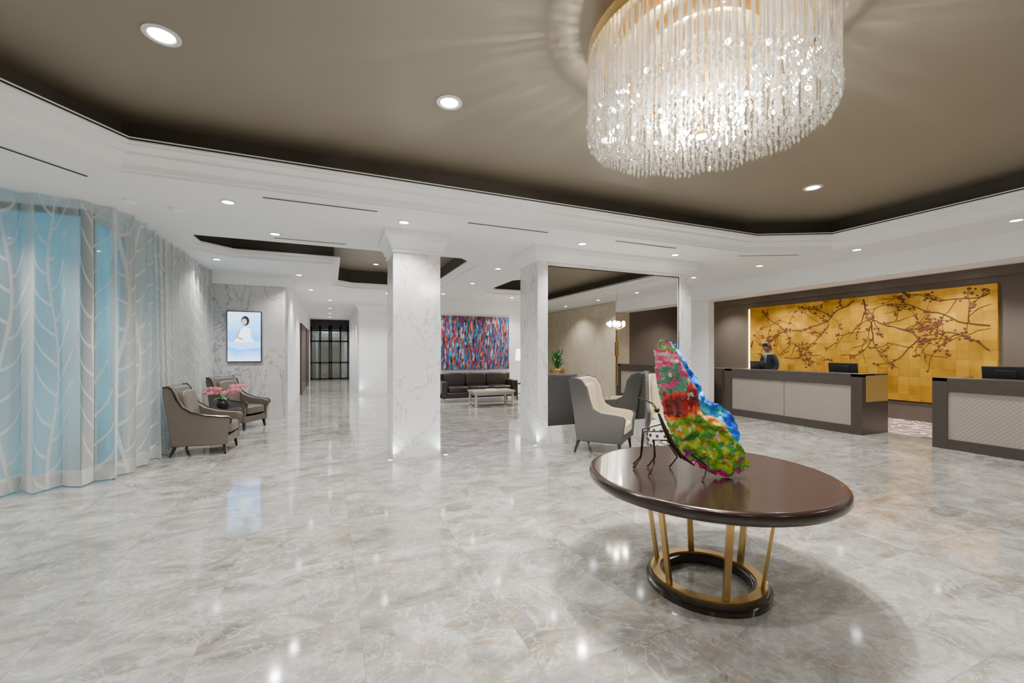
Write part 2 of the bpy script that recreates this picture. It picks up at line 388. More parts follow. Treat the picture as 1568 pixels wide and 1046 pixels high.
# trays
def offs(p,o):
    n=len(p); out=[]
    for i in range(n):
        a=Vector(p[i-1]);b_=Vector(p[i]);c=Vector(p[(i+1)%n])
        d1=(b_-a).normalized(); d2=(c-b_).normalized()
        n1=Vector((-d1.y,d1.x)); n2=Vector((-d2.y,d2.x))
        k=1+n1.dot(n2); q=b_+(n1+n2)*(o/k); out.append((q.x,q.y))
    return out
T1=[(8.13,4.7),(6.8,5.4),(-1.9,5.4),(-3.2,3.54),(-3.2,-3),(-1.9,-4.6),(6.8,-4.6),(8.13,-3.9)]
T2=[(-1.9,7.85),(2.3,7.85),(2.8,8.4),(2.8,12.2),(2.3,12.75),(.5,12.75),(.05,12.36),(.05,9.45),(-1.7,9.45),(-2.2,8.95),(-2.2,8.2)]
T3=[(4.6,9.3),(8.2,9.3),(8.6,9.8),(8.6,11.9),(8.2,12.3),(4.6,12.3),(4.2,11.9),(4.2,9.8)]
def fill(name,outer,holes,z,th,mat):
    loops=[outer]+holes; pts=[Vector((p[0],p[1],0)) for l in loops for p in l]
    tr=tessellate_polygon([[Vector((p[0],p[1],0)) for p in l] for l in loops])
    n=len(pts); b=MB()
    b.add([(p.x,p.y,z) for p in pts]+[(p.x,p.y,z+th) for p in pts],[tuple(t) for t in tr]+[tuple(i+n for i in t) for t in tr])
    return b.build(name,[mat],smooth=False)
fill('ceiling_main',[(-6.2,-6.2),(9.7,-6.2),(9.7,27),(-6.2,27)],[T1,T2,T3],H,.02,CEILW)
def tray(tag,P,prof,wall_o):
    R=[]; b=MB()
    for o,z in prof:
        R.append([(x,y,z) for x,y in offs(P,o)])
    b.loft(R,0,cap=False); b.build('trim_cornice_'+tag,[WHITE],smooth=True,ang=25,norm=False)
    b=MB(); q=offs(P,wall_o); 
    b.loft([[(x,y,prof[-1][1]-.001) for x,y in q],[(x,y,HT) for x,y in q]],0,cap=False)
    b.build('ceiling_tray_side_'+tag,[BROWN_SHADE],smooth=False,norm=False)
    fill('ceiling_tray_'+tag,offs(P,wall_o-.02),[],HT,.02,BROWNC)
PR=[(0,H),(0,3.375),(.05,3.375),(.055,3.40),(.07,3.425),(.11,3.45),(.17,3.465),(.20,3.47),(.20,3.495),(.27,3.51),(.30,3.52),(.30,3.54),(.34,3.541),(.34,3.585),(.30,3.585),(.02,3.585)]
tray('main',T1,PR,.02)
PR2=[(0,H),(0,3.38),(.04,3.38),(.06,3.41),(.09,3.43),(.09,3.45),(.14,3.46),(.14,3.49),(.02,3.49)]
tray('entry',T2,PR2,.02)
tray('lounge',T3,PR2,.02)
def reveal():
    b=MB(); q=offs(T1,.3405)
    b.loft([[(x,y,3.556) for x,y in q],[(x,y,3.572) for x,y in q]],0,cap=False); b.build('trim_cornice_reveal',[BLACK],smooth=False,norm=False)
reveal()

def column(name,x0,x1,y0,y1):
    b=MB(); b.box(x0,x1,y0,y1,0,3.12)
    b.rects([(x0-a,x1+a,y0-a,y1+a,z) for a,z in ((.001,3.04),(.025,3.04),(.025,3.055),(.012,3.06),(.012,3.09),(.035,3.10),(.05,3.15),(.085,3.20),(.10,3.22),(.10,3.25),(.13,3.26),(.13,H))],1)
    b.build(name,[COLM,WHITE],smooth=False)
column('marble_column',.85,1.55,6.43,7.1)
b=MB(); b.box(3.24,6.62,6.5,7.2,0,H)
b.box(3.22,3.41,6.44,6.5,0,3.12).box(6.36,6.64,6.44,6.5,0,3.12)
b.box(3.41,6.36,6.46,6.5,0,.30).box(3.41,6.36,6.46,6.5,3.05,3.12)
b.rects([(3.24-a,6.62+a,6.46-a,7.2+a,z) for a,z in ((.0,3.11),(.03,3.11),(.045,3.14),(.06,3.18),(.09,3.22),(.11,3.25),(.11,3.28),(.14,3.285),(.14,H))],1)
b.build('wall_mirror_pier',[COLM,WHITE],smooth=False)
b=MB(); b.box(3.42,4.863,6.48,6.498,.31,3.04).box(4.867,6.35,6.48,6.498,.31,3.04)
b.box(3.41,6.36,6.475,6.497,3.035,3.05,1).box(3.41,6.36,6.475,6.497,.30,.312,1).box(3.41,3.422,6.475,6.497,.3,3.05,1).box(6.348,6.36,6.475,6.497,.3,3.05,1)
b.build('wall_mirror',[MIR,BRONZE],smooth=False)
b=MB(); b.rects([(-2.7,-.98+a,11.4-a,12.1,z) for a,z in ((0,3.1),(.03,3.1),(.05,3.16),(.09,3.22),(.11,3.27),(.14,3.28),(.14,H))])
b.build('trim_marble_wall_cornice',[WHITE],smooth=False)
b=MB(); b.rects([(1.0-a,2.9,16.8-a,17.0,z) for a,z in ((0,3.1),(.03,3.1),(.09,3.22),(.14,3.28),(.14,H))])
b.build('trim_pier_cornice',[WHITE],smooth=False)
bx('baseboard_reception',12.17,12.2,.5,11.1,0,.42,BROWNW)
bx('baseboard_lounge',3.1,9.5,13.77,13.8,0,.15,WHITE)
bx('trim_reception_header',12.14,12.2,.5,11.1,3.08,3.27,BROWNW)
# corridor end storefront
b=MB()
for x in (-1.0,-.55,-.08,.02,.5,.9): b.box(x,x+.09,26.0,26.08,0,3.0)
for z in (0,.9,2.1,2.7): b.box(-1.0,1.0,26.0,26.08,z,z+.09)
b.box(-1.0,1.0,26.0,26.1,2.8,H,0)
b.box(-1.0,1.0,26.06,26.07,0,3,1)
b.build('window_corridor_end',[BLACK,DGLASS],smooth=False)
bx('wall_corridor_end',-1.2,1.2,26.7,26.8,0,H,noisy('vestibule_wall',(.25,.34,.36),(.5,.46,.4),2,.5))
DW=M('dark_red_wood',(.05,.02,.015),.3)
bx('door_corridor',-.999,-.94,17.2,20.2,0,2.6,DW)
bx('door_corridor',-.999,-.94,21,23.2,0,2.6,DW)

def slot(name,x0,y0,x1,y1,z=H,w=.035):
    d=Vector((x1-x0,y1-y0)); n=Vector((-d.y,d.x)).normalized()*w/2
    p=[(x0+n.x,y0+n.y),(x1+n.x,y1+n.y),(x1-n.x,y1-n.y),(x0-n.x,y0-n.y)]
    n2=n*1.9
    q=[(x0+n2.x,y0+n2.y),(x1+n2.x,y1+n2.y),(x1-n2.x,y1-n2.y),(x0-n2.x,y0-n2.y)]
    MB().extr(q,z-.006,z-.002,'z',0).extr(p,z-.008,z-.003,'z',1).build(name,[CEILW,BLACK],smooth=False)
for s in ((-.71,5.62,.55,5.62),(1.74,5.62,2.98,5.62),(4.2,5.62,5.45,5.62),(-2.75,4.93,-2.25,5.64),(-.8,7.55,.24,7.55),(6.95,5.62,7.9,5.13)):
    slot('linear_air_diffuser',*s)
for x,y in ((-2.15,6.35),(-1.75,6.5)):
    MB().lathe(x,y,[(.07,H),(.07,H-.02),(.04,H-.045),(.0,H-.045)],20).build('smoke_detector',[WHITE])

# ------------------------------------------------------------------ downlights
def down(x,y,z=H,P=110,r=.055,size=125,col=(1,.972,.93)):
    b=MB(); b.lathe(x,y,[(r*1.55,z),(r*1.55,z-.008),(r*1.15,z-.012),(r*1.05,z-.004)],28,0,cap=False)
    b.lathe(x,y,[(r*1.06,z-.005),(r*1.06,z-.003)],28,1)
    o=b.build('recessed_downlight',[TRIMW,LED],ang=60)
    l=bpy.data.lights.new('lamp','SPOT'); l.energy=P*LK; l.spot_size=math.radians(size); l.spot_blend=.7; l.shadow_soft_size=.05; l.color=col
    lo=bpy.data.objects.new('lamp',l); C.objects.link(lo); lo.location=(x,y,z-.03); lo.parent=o
for x,y in ((-1.11,5.96),(.93,5.95),(3.81,5.99),(5.81,6.01),(8.16,6.1)): down(x,y)
for x,y in ((8.42,4.47),(8.5,2.62),(8.5,.6),(8.5,-1.6),(-.76,7.30),(-2.0,9.75),(-.66,11.0),(8.0,7.68)): down(x,y)
for x,y in ((3.3,8.5),(3.4,10.6),(3.2,12.9),(5.5,12.9),(7.5,12.9),(6.,8.6),(-.5,13.5),(1.9,15.4),(1.6,13.4)): down(x,y)
for x,y in ((0,16),(0,19),(0,21.5),(0,24)): down(x,y,H,180)
down(0,26.35,H,80)  # lamp added in the vestibule to brighten the corridor end
for x in (-1.11,1.0,2.75,6.15): down(x,3.8,HT,145,.075)
for x in (-1.11,1.0,6.3): 
    down(x,.4,HT,145,.075)  # unseen overhead row, added for more light
for x in (-1.11,1.0,3.6,6.3): down(x,-2.6,HT,130,.075)  # unseen row behind the camera, added as fill light
for x,y in ((1.1,9.6),(1.1,11.6),(-.6,8.7),(6.5,10.8)): down(x,y,HT,90)
for y in (1.6,2.8,4.6,6.4,8.2,10): down(11.4,y,3.27,125,col=(1,.93,.82))
for x,y in ((12.9,12.6),): down(x,y,3.27,140)
for x,y in ((-4.6,5.),(-3.3,5.6),(-4.6,2),(-4.6,-1.5)): down(x,y)  # unseen lamps added to lighten the curtain and fill the left side
CL=M('cool_led',(1,1,1),.5,emit=(.8,.9,1),es=6)
def upl(x,y):
    b=MB(); b.lathe(x,y,[(.04,0),(.04,.010),(.028,.012)],20,0,cap=False); b.lathe(x,y,[(.028,.006),(.028,.010)],20,1)
    o=b.build('floor_uplight',[TRIMW,CL])
    l=bpy.data.lights.new('lamp','SPOT'); l.energy=18; l.spot_size=math.radians(150); l.spot_blend=.8; l.shadow_soft_size=.03; l.color=(.8,.9,1)
    lo=bpy.data.objects.new('lamp',l); C.objects.link(lo); lo.location=(x,y,.03); lo.rotation_euler=(pi,0,0); lo.parent=o
for x,y in ((.80,6.36),(1.62,6.36),(3.16,6.40),(.93,16.6)): upl(x,y)

# ------------------------------------------------------------------ curtain
def curtain(name,path,n,zt=H-.01,zb=.015,wl=.30,amp=.10,seed=1):
    P=[Vector(p) for p in path]; L=[0]
    for i in range(1,len(P)): L.append(L[-1]+(P[i]-P[i-1]).length)
    tot=L[-1]; vs=[];fs=[];uv=[]; rows=14
    def at(s):
        s=max(0,min(tot-1e-5,s)); k=max(i for i in range(len(L)) if L[i]<=s+1e-9); k=min(k,len(P)-2)
        t=(s-L[k])/(L[k+1]-L[k]); return P[k].lerp(P[k+1],t)
    for i in range(n+1):
        s=tot*i/n; p=at(s); d=(at(s+.05)-at(s-.05)).normalized(); nn=Vector((-d.y,d.x))
        ph=2*pi*s/wl+1.3*math.sin(s*2.1+seed)+.9*math.sin(s*5.3)
        for j in range(rows+1):
            t=j/rows; z=zb+(zt-zb)*t
            A=amp*(1.1-.4*t)*(1+.25*math.sin(s*3.1+t*1.5))
            w=A*math.sin(ph+.3*math.sin(3*t+s))
            w2=.055*math.sin(2*ph+t*.8)
            q=p+nn*w+d*w2*(.6+.4*math.sin(s*1.7))
            vs.append((q.x,q.y,z)); uv.append((s*1.6,z))
    R=rows+1
    for i in range(n):
        for j in range(rows): fs.append((i*R+j,(i+1)*R+j,(i+1)*R+j+1,i*R+j+1))
    me=bpy.data.meshes.new(name); me.from_pydata(vs,[],fs); me.materials.append(CURT)
    ul=me.uv_layers.new(name='UVMap')
    for l in me.loops: ul.data[l.index].uv=uv[l.vertex_index]
    me.polygons.foreach_set('use_smooth',[True]*len(fs))
    o=bpy.data.objects.new(name,me); C.objects.link(o); return o
def arcp(cx,cy,r,a0,a1,n): return [(cx+r*math.cos(math.radians(a0+(a1-a0)*i/n)),cy+r*math.sin(math.radians(a0+(a1-a0)*i/n))) for i in range(n+1)]
path=[(-5.85,6.05),(-4.6,6.2),(-3.6,6.38),(-3.1,6.5)]+arcp(-2.95,7.08,.55,-75,-5,6)+[(-2.42,8.),(-2.43,9.5),(-2.43,11.2)]
curtain('sheer_curtain',path,1200)

# ------------------------------------------------------------------ round table
def table():
    e=empty('round_table',(2.36,2.155,0))
    R=.785
    b=MB(); b.lathe(0,0,[(.0001,.685),(R-.09,.685),(R-.035,.688),(R-.022,.694),(R-.020,.704),(R-.006,.708),(R,.716),(R,.748),(R-.005,.760),(R-.014,.766),(R-.028,.769),(R-.04,.768),(.0001,.768)],128)
    b.build('top',[MAHOG],e,ang=50)
    b=MB(); b.lathe(0,0,[(.275,0),(.39,0),(.392,.03),(.375,.035),(.375,.062),(.29,.062),(.275,.055),(.275,0)],96,0,cap=False)
    b.build('base_ring',[ESP],e,ang=40)
    b=MB(); b.lathe(0,0,[(.30,.062),(.36,.062),(.36,.078),(.30,.078),(.30,.062)],96,0,cap=False)
    for k in range(6):
        a=math.radians(-116.9+60*k-2); c,s_=math.cos(a),math.sin(a)
        def P(r,t,z): return (r*c-t*s_,r*s_+t*c,z)
        rings=[]
        for r,z in ((.33,.06),(.42,.685)):
            w,h=.020,.010
            rings.append([P(r-h,-w,z),P(r+h,-w,z),P(r+h,w,z),P(r-h,w,z)])
        b.loft(rings)
    b.build('brass_frame',[BRASS],e,ang=30)
table()

# ------------------------------------------------------------------ butterfly sculpture
def sculpture():
    ux=Vector((.92,-.392,0)); nn=Vector((.392,.92,0))
    e=empty('butterfly_sculpture',(2.146,2.13,.771))
    near=[(1034,690),(1016,655),(1002,610),(993,565),(992,536),(1000,522),(1012,526),(1022,538),(1032,555),(1042,578),(1054,596),(1060,616),(1066,634),(1086,642),(1102,656),(1112,672),(1126,686),(1134,705),(1140,718),(1124,728),(1106,735),(1084,728),(1058,714)]
    far=[(1010,570),(1006,538),(1016,526),(1034,530),(1046,548),(1056,568),(1070,588),(1076,608),(1084,620),(1104,628),(1120,644),(1128,662),(1130,682),(1118,690),(1090,676),(1050,655),(1026,610)]
    def outline(out):
        P=[Vector(((x-1050)*.0043,(735-y)*.00415)) for x,y in out]; n=len(P); R=[]
        for i in range(n):
            p0,p1,p2,p3=P[i-1],P[i],P[(i+1)%n],P[(i+2)%n]
            for k in range(6):
                t=k/6
                R.append(.5*((2*p1)+(p2-p0)*t+(2*p0-5*p1+4*p2-p3)*t*t+(3*p1-p0-3*p2+p3)*t**3))
        return R
    def wing(name,mat,out,cpx,depth,shift,th,seed,fl):
        O=outline(out); c=Vector(((cpx[0]-1050)*.0043,(735-cpx[1])*.00415)); K=16; n=len(O)
        b=MB()
        def pt(i,k,side):
            t=k/K
            jag=1+.08*noise.noise(Vector((i*.55,seed,0)))*t*t
            q=c+(O[i]-c)*t*jag+Vector(shift)
            q.y=max(q.y,.002)
            bump=.035*noise.noise(Vector((q.x*11,q.y*11,seed+side*3)))+.025*noise.noise(Vector((q.x*28,q.y*28,seed+side)))
            d=depth+side*(th*math.sqrt(max(0,1-t**3)))+bump*(1-.6*t**6)+ fl*(q.y)*.12
            w=ux*q.x+nn*d; return (w.x,w.y,q.y)
        for side in (-1,1):
            vs=[pt(0,0,side)]; fs=[]
            for k in range(1,K+1):
                for i in range(n): vs.append(pt(i,k,side))
            for i in range(n): fs.append((0,1+i,1+(i+1)%n))
            for k in range(K-1):
                for i in range(n):
                    a=1+k*n+i; a2=1+k*n+(i+1)%n; fs.append((a,a2,a2+n,a+n))
            o=len(b.v); b.add(vs,fs)
            if side==-1: o1=1+(K-1)*n+o
            else: 
                o2=1+(K-1)*n+o
                b.f+=[(o1+i,o1+(i+1)%n,o2+(i+1)%n,o2+i) for i in range(n)]; b.m+=[0]*n
        return b.build(name,[mat],e,ang=70)
    wing('near_wing',WING1,near,(1050,645),-.05,(0,0),.012,3.1,-1)
    wing('far_wing',WING2,far,(1076,630),.05,(.045,.0),.012,8.7,.6)
    b=MB()
    def W(u,d,z): 
        w=ux*u+nn*d; return (w.x,w.y,z)
    b.tube([W(-.17,.02,.40),W(-.13,.02,.30),W(-.08,.02,.20),W(-.02,.01,.12),W(.06,0,.06)],[.008,.015,.018,.014,.006],10)
    b.sph(W(-.18,.02,.42),.018)
    for u,z,fu,fd in ((-.14,.33,-.28,.14),(-.12,.28,-.25,.24),(-.10,.22,-.23,-.02),(-.08,.18,-.17,.18),(-.02,.1,-.02,.17),(0.,.09,.08,-.11)):
        b.tube([W(u,.02,z),W((u+fu)/2-.05,fd*.5,z*.5+.12),W(fu+.02,fd*.8,.08),W(fu,fd,.03),W(fu-.02,fd*1.05,.003)],[.005,.005,.005,.005,.007],7)
    for d in (-.03,.08):
        b.tube([W(-.18,.03,.43),W(-.22,d,.47),W(-.27,d*1.5,.49)],[.003,.003,.005],6)
    b.build('body_and_legs',[BRONZE],e)
sculpture()

# ------------------------------------------------------------------ chandelier
def chandelier():
    e=empty('crystal_chandelier',(2.33,2.17,0)); R=random.Random(5)
    b=MB()
    b.lathe(0,0,[(.745,3.60),(.765,3.60),(.765,3.68),(.745,3.68),(.745,3.60)],96,0,cap=False)
    b.lathe(0,0,[(.0001,3.70),(.70,3.70),(.70,3.72),(.0001,3.72)],96,0)
    b.lathe(0,0,[(.25,3.72),(.25,3.85)],48,0)
    for r in (.56,.36,.17):
        b.lathe(0,0,[(r-.012,3.63),(r+.012,3.63),(r+.012,3.70),(r-.012,3.70),(r-.012,3.63)],72,0,cap=False)
    for k in range(8):
        a=2*pi*k/8; c,s=math.cos(a),math.sin(a); b.tube([(.68*c,.68*s,3.69),(.755*c,.755*s,3.67)],.012,6)
    b.tube([(0,0,3.70),(0,0,3.06)],.01,8); b.lathe(0,0,[(.045,3.075),(.05,3.06),(.045,3.045)],24)
    b.build('gold_frame',[GOLDRING],e,ang=30)
    b=MB()
    def octa(x,y,z,r,h):
        a=R.random()*2
        vs=[(x,y,z+h),(x,y,z-h)]+[(x+r*math.cos(a+k*pi/2),y+r*math.sin(a+k*pi/2),z) for k in range(4)]
        b.add(vs,[(0,2+k,2+(k+1)%4) for k in range(4)]+[(1,2+(k+1)%4,2+k) for k in range(4)])
    for r,n,zm,zb in ((.758,130,3.20,3.10),(.70,96,3.19,3.085),(.62,76,3.21,3.085),(.54,60,3.23,3.08),(.45,50,3.22,3.08),(.35,38,3.22,3.075),(.25,26,3.22,3.075),(.14,14,3.22,3.075)):
        for i in range(n):
            a=2*pi*(i+R.random()*.15)/n; x,y=r*math.cos(a),r*math.sin(a)
            z1=zm+R.uniform(-.015,.015); w=.0068; t=R.random()*2
            rings=[]
            for k in range(5):
                z=3.60+(z1-3.60)*k/4; tt=t+k*.9
                rings.append([(x+w*math.cos(tt+q*pi/2),y+w*math.sin(tt+q*pi/2),z) for q in range(4)])
            b.loft(rings,0)
            z=z1-.012; sc=.02*abs(math.sin(a*6+r*9)); ze=zb+R.uniform(-.004,.004)+sc
            while z>ze:
                s=R.uniform(.010,.014); jx,jy=R.uniform(-.009,.009),R.uniform(-.009,.009)
                octa(x+jx,y+jy,z,s,s*1.25); z-=s*1.9
            octa(x,y,z-.010,.012,.026)
    b.build('crystal_strands',[CRYS],e,smooth=False,norm=False)
    b=MB()
    for r,n,z in ((.28,8,3.22),(.58,16,3.28)):
        for i in range(n):
            a=2*pi*(i+.5)/n; b.sph((r*math.cos(a),r*math.sin(a),z),.016,0,8,6)
    b.lathe(0,0,[(.036,3.045),(.036,3.04)],20,0)  # lens for the added spot at the bottom
    b.build('bulbs',[BULB],e)
    for i in range(5):
        a=2*pi*i/5; l=bpy.data.lights.new('glow','POINT'); l.energy=115; l.shadow_soft_size=.04; l.color=(1,.96,.9)
        o=bpy.data.objects.new('glow',l); C.objects.link(o); o.location=(.22*math.cos(a),.22*math.sin(a),3.15); o.parent=e
    l=bpy.data.lights.new('added_shadow_spot','SPOT'); l.energy=400; l.spot_size=math.radians(130); l.spot_blend=.8; l.shadow_soft_size=.04; l.color=(1,.96,.9)  # spot added under the crystals to deepen the table's shadow
    o=bpy.data.objects.new('added_shadow_spot',l); C.objects.link(o); o.location=(0,0,3.03); o.parent=e
chandelier()

# ------------------------------------------------------------------ armchairs
def armchair(name,loc,rz,style):
    e=empty(name,loc,rz)
    if style=='club':
        out,inn,leg=LEATHER,LEATHER,ESP
        side=[(.36,.15),(.41,.6),(.47,.98),(.45,1.04),(.39,1.05),(.34,1.0),(.29,.86),(.22,.74),(.10,.655),(-.08,.60),(-.28,.575),(-.38,.57),(-.42,.53),(-.41,.47),(-.37,.40),(-.36,.15)]
        top=1.05; hw=.35
    else:
        out,inn,leg=HOUND,CREAM,ESP
        side=[(.34,.19),(.40,.7),(.47,1.12),(.45,1.17),(.38,1.18),(.26,1.14),(.17,1.02),(.13,.84),(.08,.70),(-.04,.64),(-.26,.62),(-.38,.60),(-.42,.55),(-.39,.42),(-.37,.19)]
        top=1.17; hw=.41
    th=.055
    b=MB()
    for s in (-1,1):
        a,c=sorted((s*hw,s*(hw-th))); b.extr(side,a,c,'x',0)
        a,c=sorted((s*(hw-th),s*(hw-th-.03)))
        cy=sum(p[0] for p in side)/len(side); cz=sum(p[1] for p in side)/len(side)
        b.extr([(cy+(p[0]-cy)*.93,cz+(p[1]-cz)*.95) for p in side],a,c,'x',1)
    zb=side[0][1]
    b.extr([(.30,zb),(.36,zb),(.41,.6),(.475,top-.05),(.45,top-.005),(.40,top)],-hw+th,hw-th,'x',0)
    b.extr([(.24,zb+.02),(.30,zb+.02),(.40,top-.01),(.33,top-.02)],-hw+th+.02,hw-th-.02,'x',1)
    b.box(-hw+th,hw-th,-.36,.30,zb,zb+.12,0)
    b.build('shell',[out,inn],e,bevel=.014,smooth=True,ang=50)
    b=MB(); w=hw-th-.035
    b.sup((0,-.06,.385),(w,.33,.085),0,.3,28,12)
    b.X=Matrix.Translation((0,.245,.70))@Matrix.Rotation(math.radians(-9),4,'X'); b.sup((0,0,0),(w,.07,.28 if style=='club' else .36),0,.35,24,12); b.X=Matrix.Identity(4)
    b.build('cushions',[inn],e)
    b=MB()
    for x in (-1,1):
        for y,sp in ((-.31,-.02),(.31,.07)):
            b.loft([[(x*(hw-.05)+x*.01+dx*.014,y+sp+dy*.014,0) for dx,dy in ((-1,-1),(1,-1),(1,1),(-1,1))],[(x*(hw-.06)+dx*.026,y+dy*.026,zb+.03) for dx,dy in ((-1,-1),(1,-1),(1,1),(-1,1))]])
    if style=='club':
        for s in (-1,1):
            b.tube([(s*(hw+.0),p[0],p[1]+.004) for p in side[3:14]],.013,8)
        b.tube([(-hw,.45,1.04),(0,.455,1.045),(hw,.45,1.04)],.013,8)
    b.build('frame',[leg],e)
    return e
armchair('club_armchair',(-1.79,8.12,0),math.radians(86),'club')
armchair('club_armchair',(-1.72,10.35,0),math.radians(62),'club')
armchair('wingback_armchair',(4.06,5.72,0),math.radians(40),'wing')
armchair('wingback_armchair',(5.52,5.82,0),math.radians(-38),'wing')

b=MB(); b.lathe(-1.8,9.25,[(.0001,.50),(.27,.50),(.28,.51),(.28,.53),(.0001,.53)],40); b.lathe(-1.8,9.25,[(.2,0),(.2,.02),(.03,.05),(.025,.48),(.1,.50)],24)
b.build('round_side_table',[ESP],ang=40)
def orchid(x,y,z0):
    R=random.Random(3); e=empty('potted_orchid',(x,y,z0)); b=MB()
    b.lathe(0,0,[(.06,0),(.10,.05),(.11,.11),(.09,.15),(.08,.15),(.07,.13)],24); b.build('pot',[CERAM],e)
    b=MB(); fl=MB()
    for i in range(10):
        a=R.random()*6.28; L=R.uniform(.12,.2); pts=[(0,0,.13),(L*.6*math.cos(a),L*.6*math.sin(a),.2),(L*math.cos(a),L*math.sin(a),.16)]
        b.tube(pts,[.008,.028,.003],6,flat=.2)
    for i in range(12):
        a=R.random()*6.28; L=R.uniform(.2,.42); h=R.uniform(.26,.42); c,s=math.cos(a),math.sin(a)
        pts=[(0,0,.13),(L*.3*c,L*.3*s,h*.8),(L*.7*c,L*.7*s,h),(L*c,L*s,h*.93)]
        b.tube(pts,.0035,5)
        for k in range(6):
            t=.35+.11*k; px=L*t*c; py=L*t*s; pz=h*(.84+.16*math.sin(t*2.4))
            px+=R.uniform(-.02,.02);py+=R.uniform(-.02,.02)
            for q in range(5):
                an=q*1.257+R.random(); fl.sph((px+.018*math.cos(an),py+.018*math.sin(an)*.6,pz+.018*math.sin(an)),(.016,.010,.013),0,7,5)
    b.build('stems',[LEAF],e); fl.build('flowers',[PINK],e)
orchid(-1.8,9.25,.53)

b=MB(); b.lathe(0,0,[(.13,0),(.135,.02),(.17,.12),(.185,.24),(.17,.36),(.135,.46),(.13,.48),(.0001,.48)],40,0)
for k in range(10):
    for j,(r,z) in enumerate(((.168,.12),(.182,.2),(.182,.28),(.168,.36))):
        a=2*pi*(k+.5*(j%2))/10; b.sph(((r+.0)*math.cos(a),(r)*math.sin(a),z),(.024,.024,.026),1,8,6)
b.build('garden_stool',[WCER,CERAM],loc=(4.76,5.25,0))
b=MB(); b.lathe(0,0,[(.03,0),(.05,.03),(.055,.07),(.035,.11),(.04,.13)],24); b.build('white_vase',[WCER],loc=(4.76,5.25,.48))

def sconce():
    e=empty('wall_sconce',(4.865,6.474,0)); b=MB()
    b.box(-.014,.014,-.012,0,.95,2.14); b.box(-.03,.03,-.016,0,1.5,1.75)
    b.tube([(-.10,-.06,2.03),(0,-.05,1.98),(.10,-.06,2.03)],.008); b.tube([(0,0,1.98),(0,-.06,1.98)],.010)
    b.build('brass_back',[BRASS],e)
    b=MB()
    for x in (-.10,.10): b.lathe(x,-.06,[(.012,2.03),(.028,2.05),(.032,2.09),(.028,2.12),(.012,2.14)],20)
    b.build('shades',[M('sconce_glow',(1,1,1),.5,emit=(1,.95,.85),es=22)],e)
    for x in (-.10,.10):
        l=bpy.data.lights.new('glow','POINT'); l.energy=8; l.shadow_soft_size=.03; l.color=(1,.92,.8)
        o=bpy.data.objects.new('glow',l); C.objects.link(o); o.location=(x,-.12,2.09); o.parent=e
sconce()

# screen on marble wall
def screen():
    e=empty('wall_display',(-1.795,11.4,1.915)); b=MB()
    b.box(-.345,.345,-.07,0,-.58,.58); b.build('bezel',[PLASTIC],e,bevel=.006)
    sc=M('display_image',(0,0,0),.2,emit=(.35,.62,1),es=3.4)
    tc=nd(sc,'ShaderNodeTexCoord').outputs['Object']; s=nd(sc,'ShaderNodeSeparateXYZ'); lk(sc,tc,s.inputs[0])
    f=math_(sc,'ADD',math_(sc,'MULTIPLY',s.outputs[2],.8),.5); f=math_(sc,'ADD',f,math_(sc,'MULTIPLY',noise_(sc,tc,4,2),.2))
    r=ramp(sc,[(.1,(.6,.82,1)),(.35,(.06,.34,1)),(.6,(.10,.40,1)),(.95,(.4,.7,1))]); lk(sc,f,r.inputs[0]); lk(sc,r.outputs[0],bs(sc).inputs['Emission Color'])
    b=MB(); b.box(-.325,.325,-.075,-.07,-.56,.56); b.build('picture',[sc],e,smooth=False)
    def flat(name,pts,d,col,es):
        bb=MB(); bb.extr(pts,-.0755-d,-.0752-d,'y'); bb.build(name,[M(name+'_ink',(0,0,0),.4,emit=col,es=es)],e,smooth=False)
    def el(cx,cz,rx,rz_,n=24): return [(cx+rx*math.cos(2*pi*i/n),cz+rz_*math.sin(2*pi*i/n)) for i in range(n)]
    flat('image_dress',[(-.2,-.12),(-.12,.02),(-.08,.18),(.02,.22),(.12,.18),(.13,.0),(.2,-.1),(.1,-.15)],.0,(.65,.84,1),3.5)
    flat('image_hair',el(.02,.36,.08,.11),.0004,(.05,.04,.06),1)
    flat('image_face',el(.0,.34,.05,.07),.0008,(.95,.7,.6),1.5)
    flat('image_arm',[(-.1,.17),(-.06,.2),(-.12,.0),(-.02,-.05),(-.03,-.09),(-.17,-.03)],.0012,(.9,.65,.55),1.3)
    flat('image_foreground',[(-.32,-.12),(-.1,-.14),(.32,-.10),(.32,-.24),(-.1,-.3),(-.32,-.22)],.0004,(.35,.65,1),3.0)
screen()

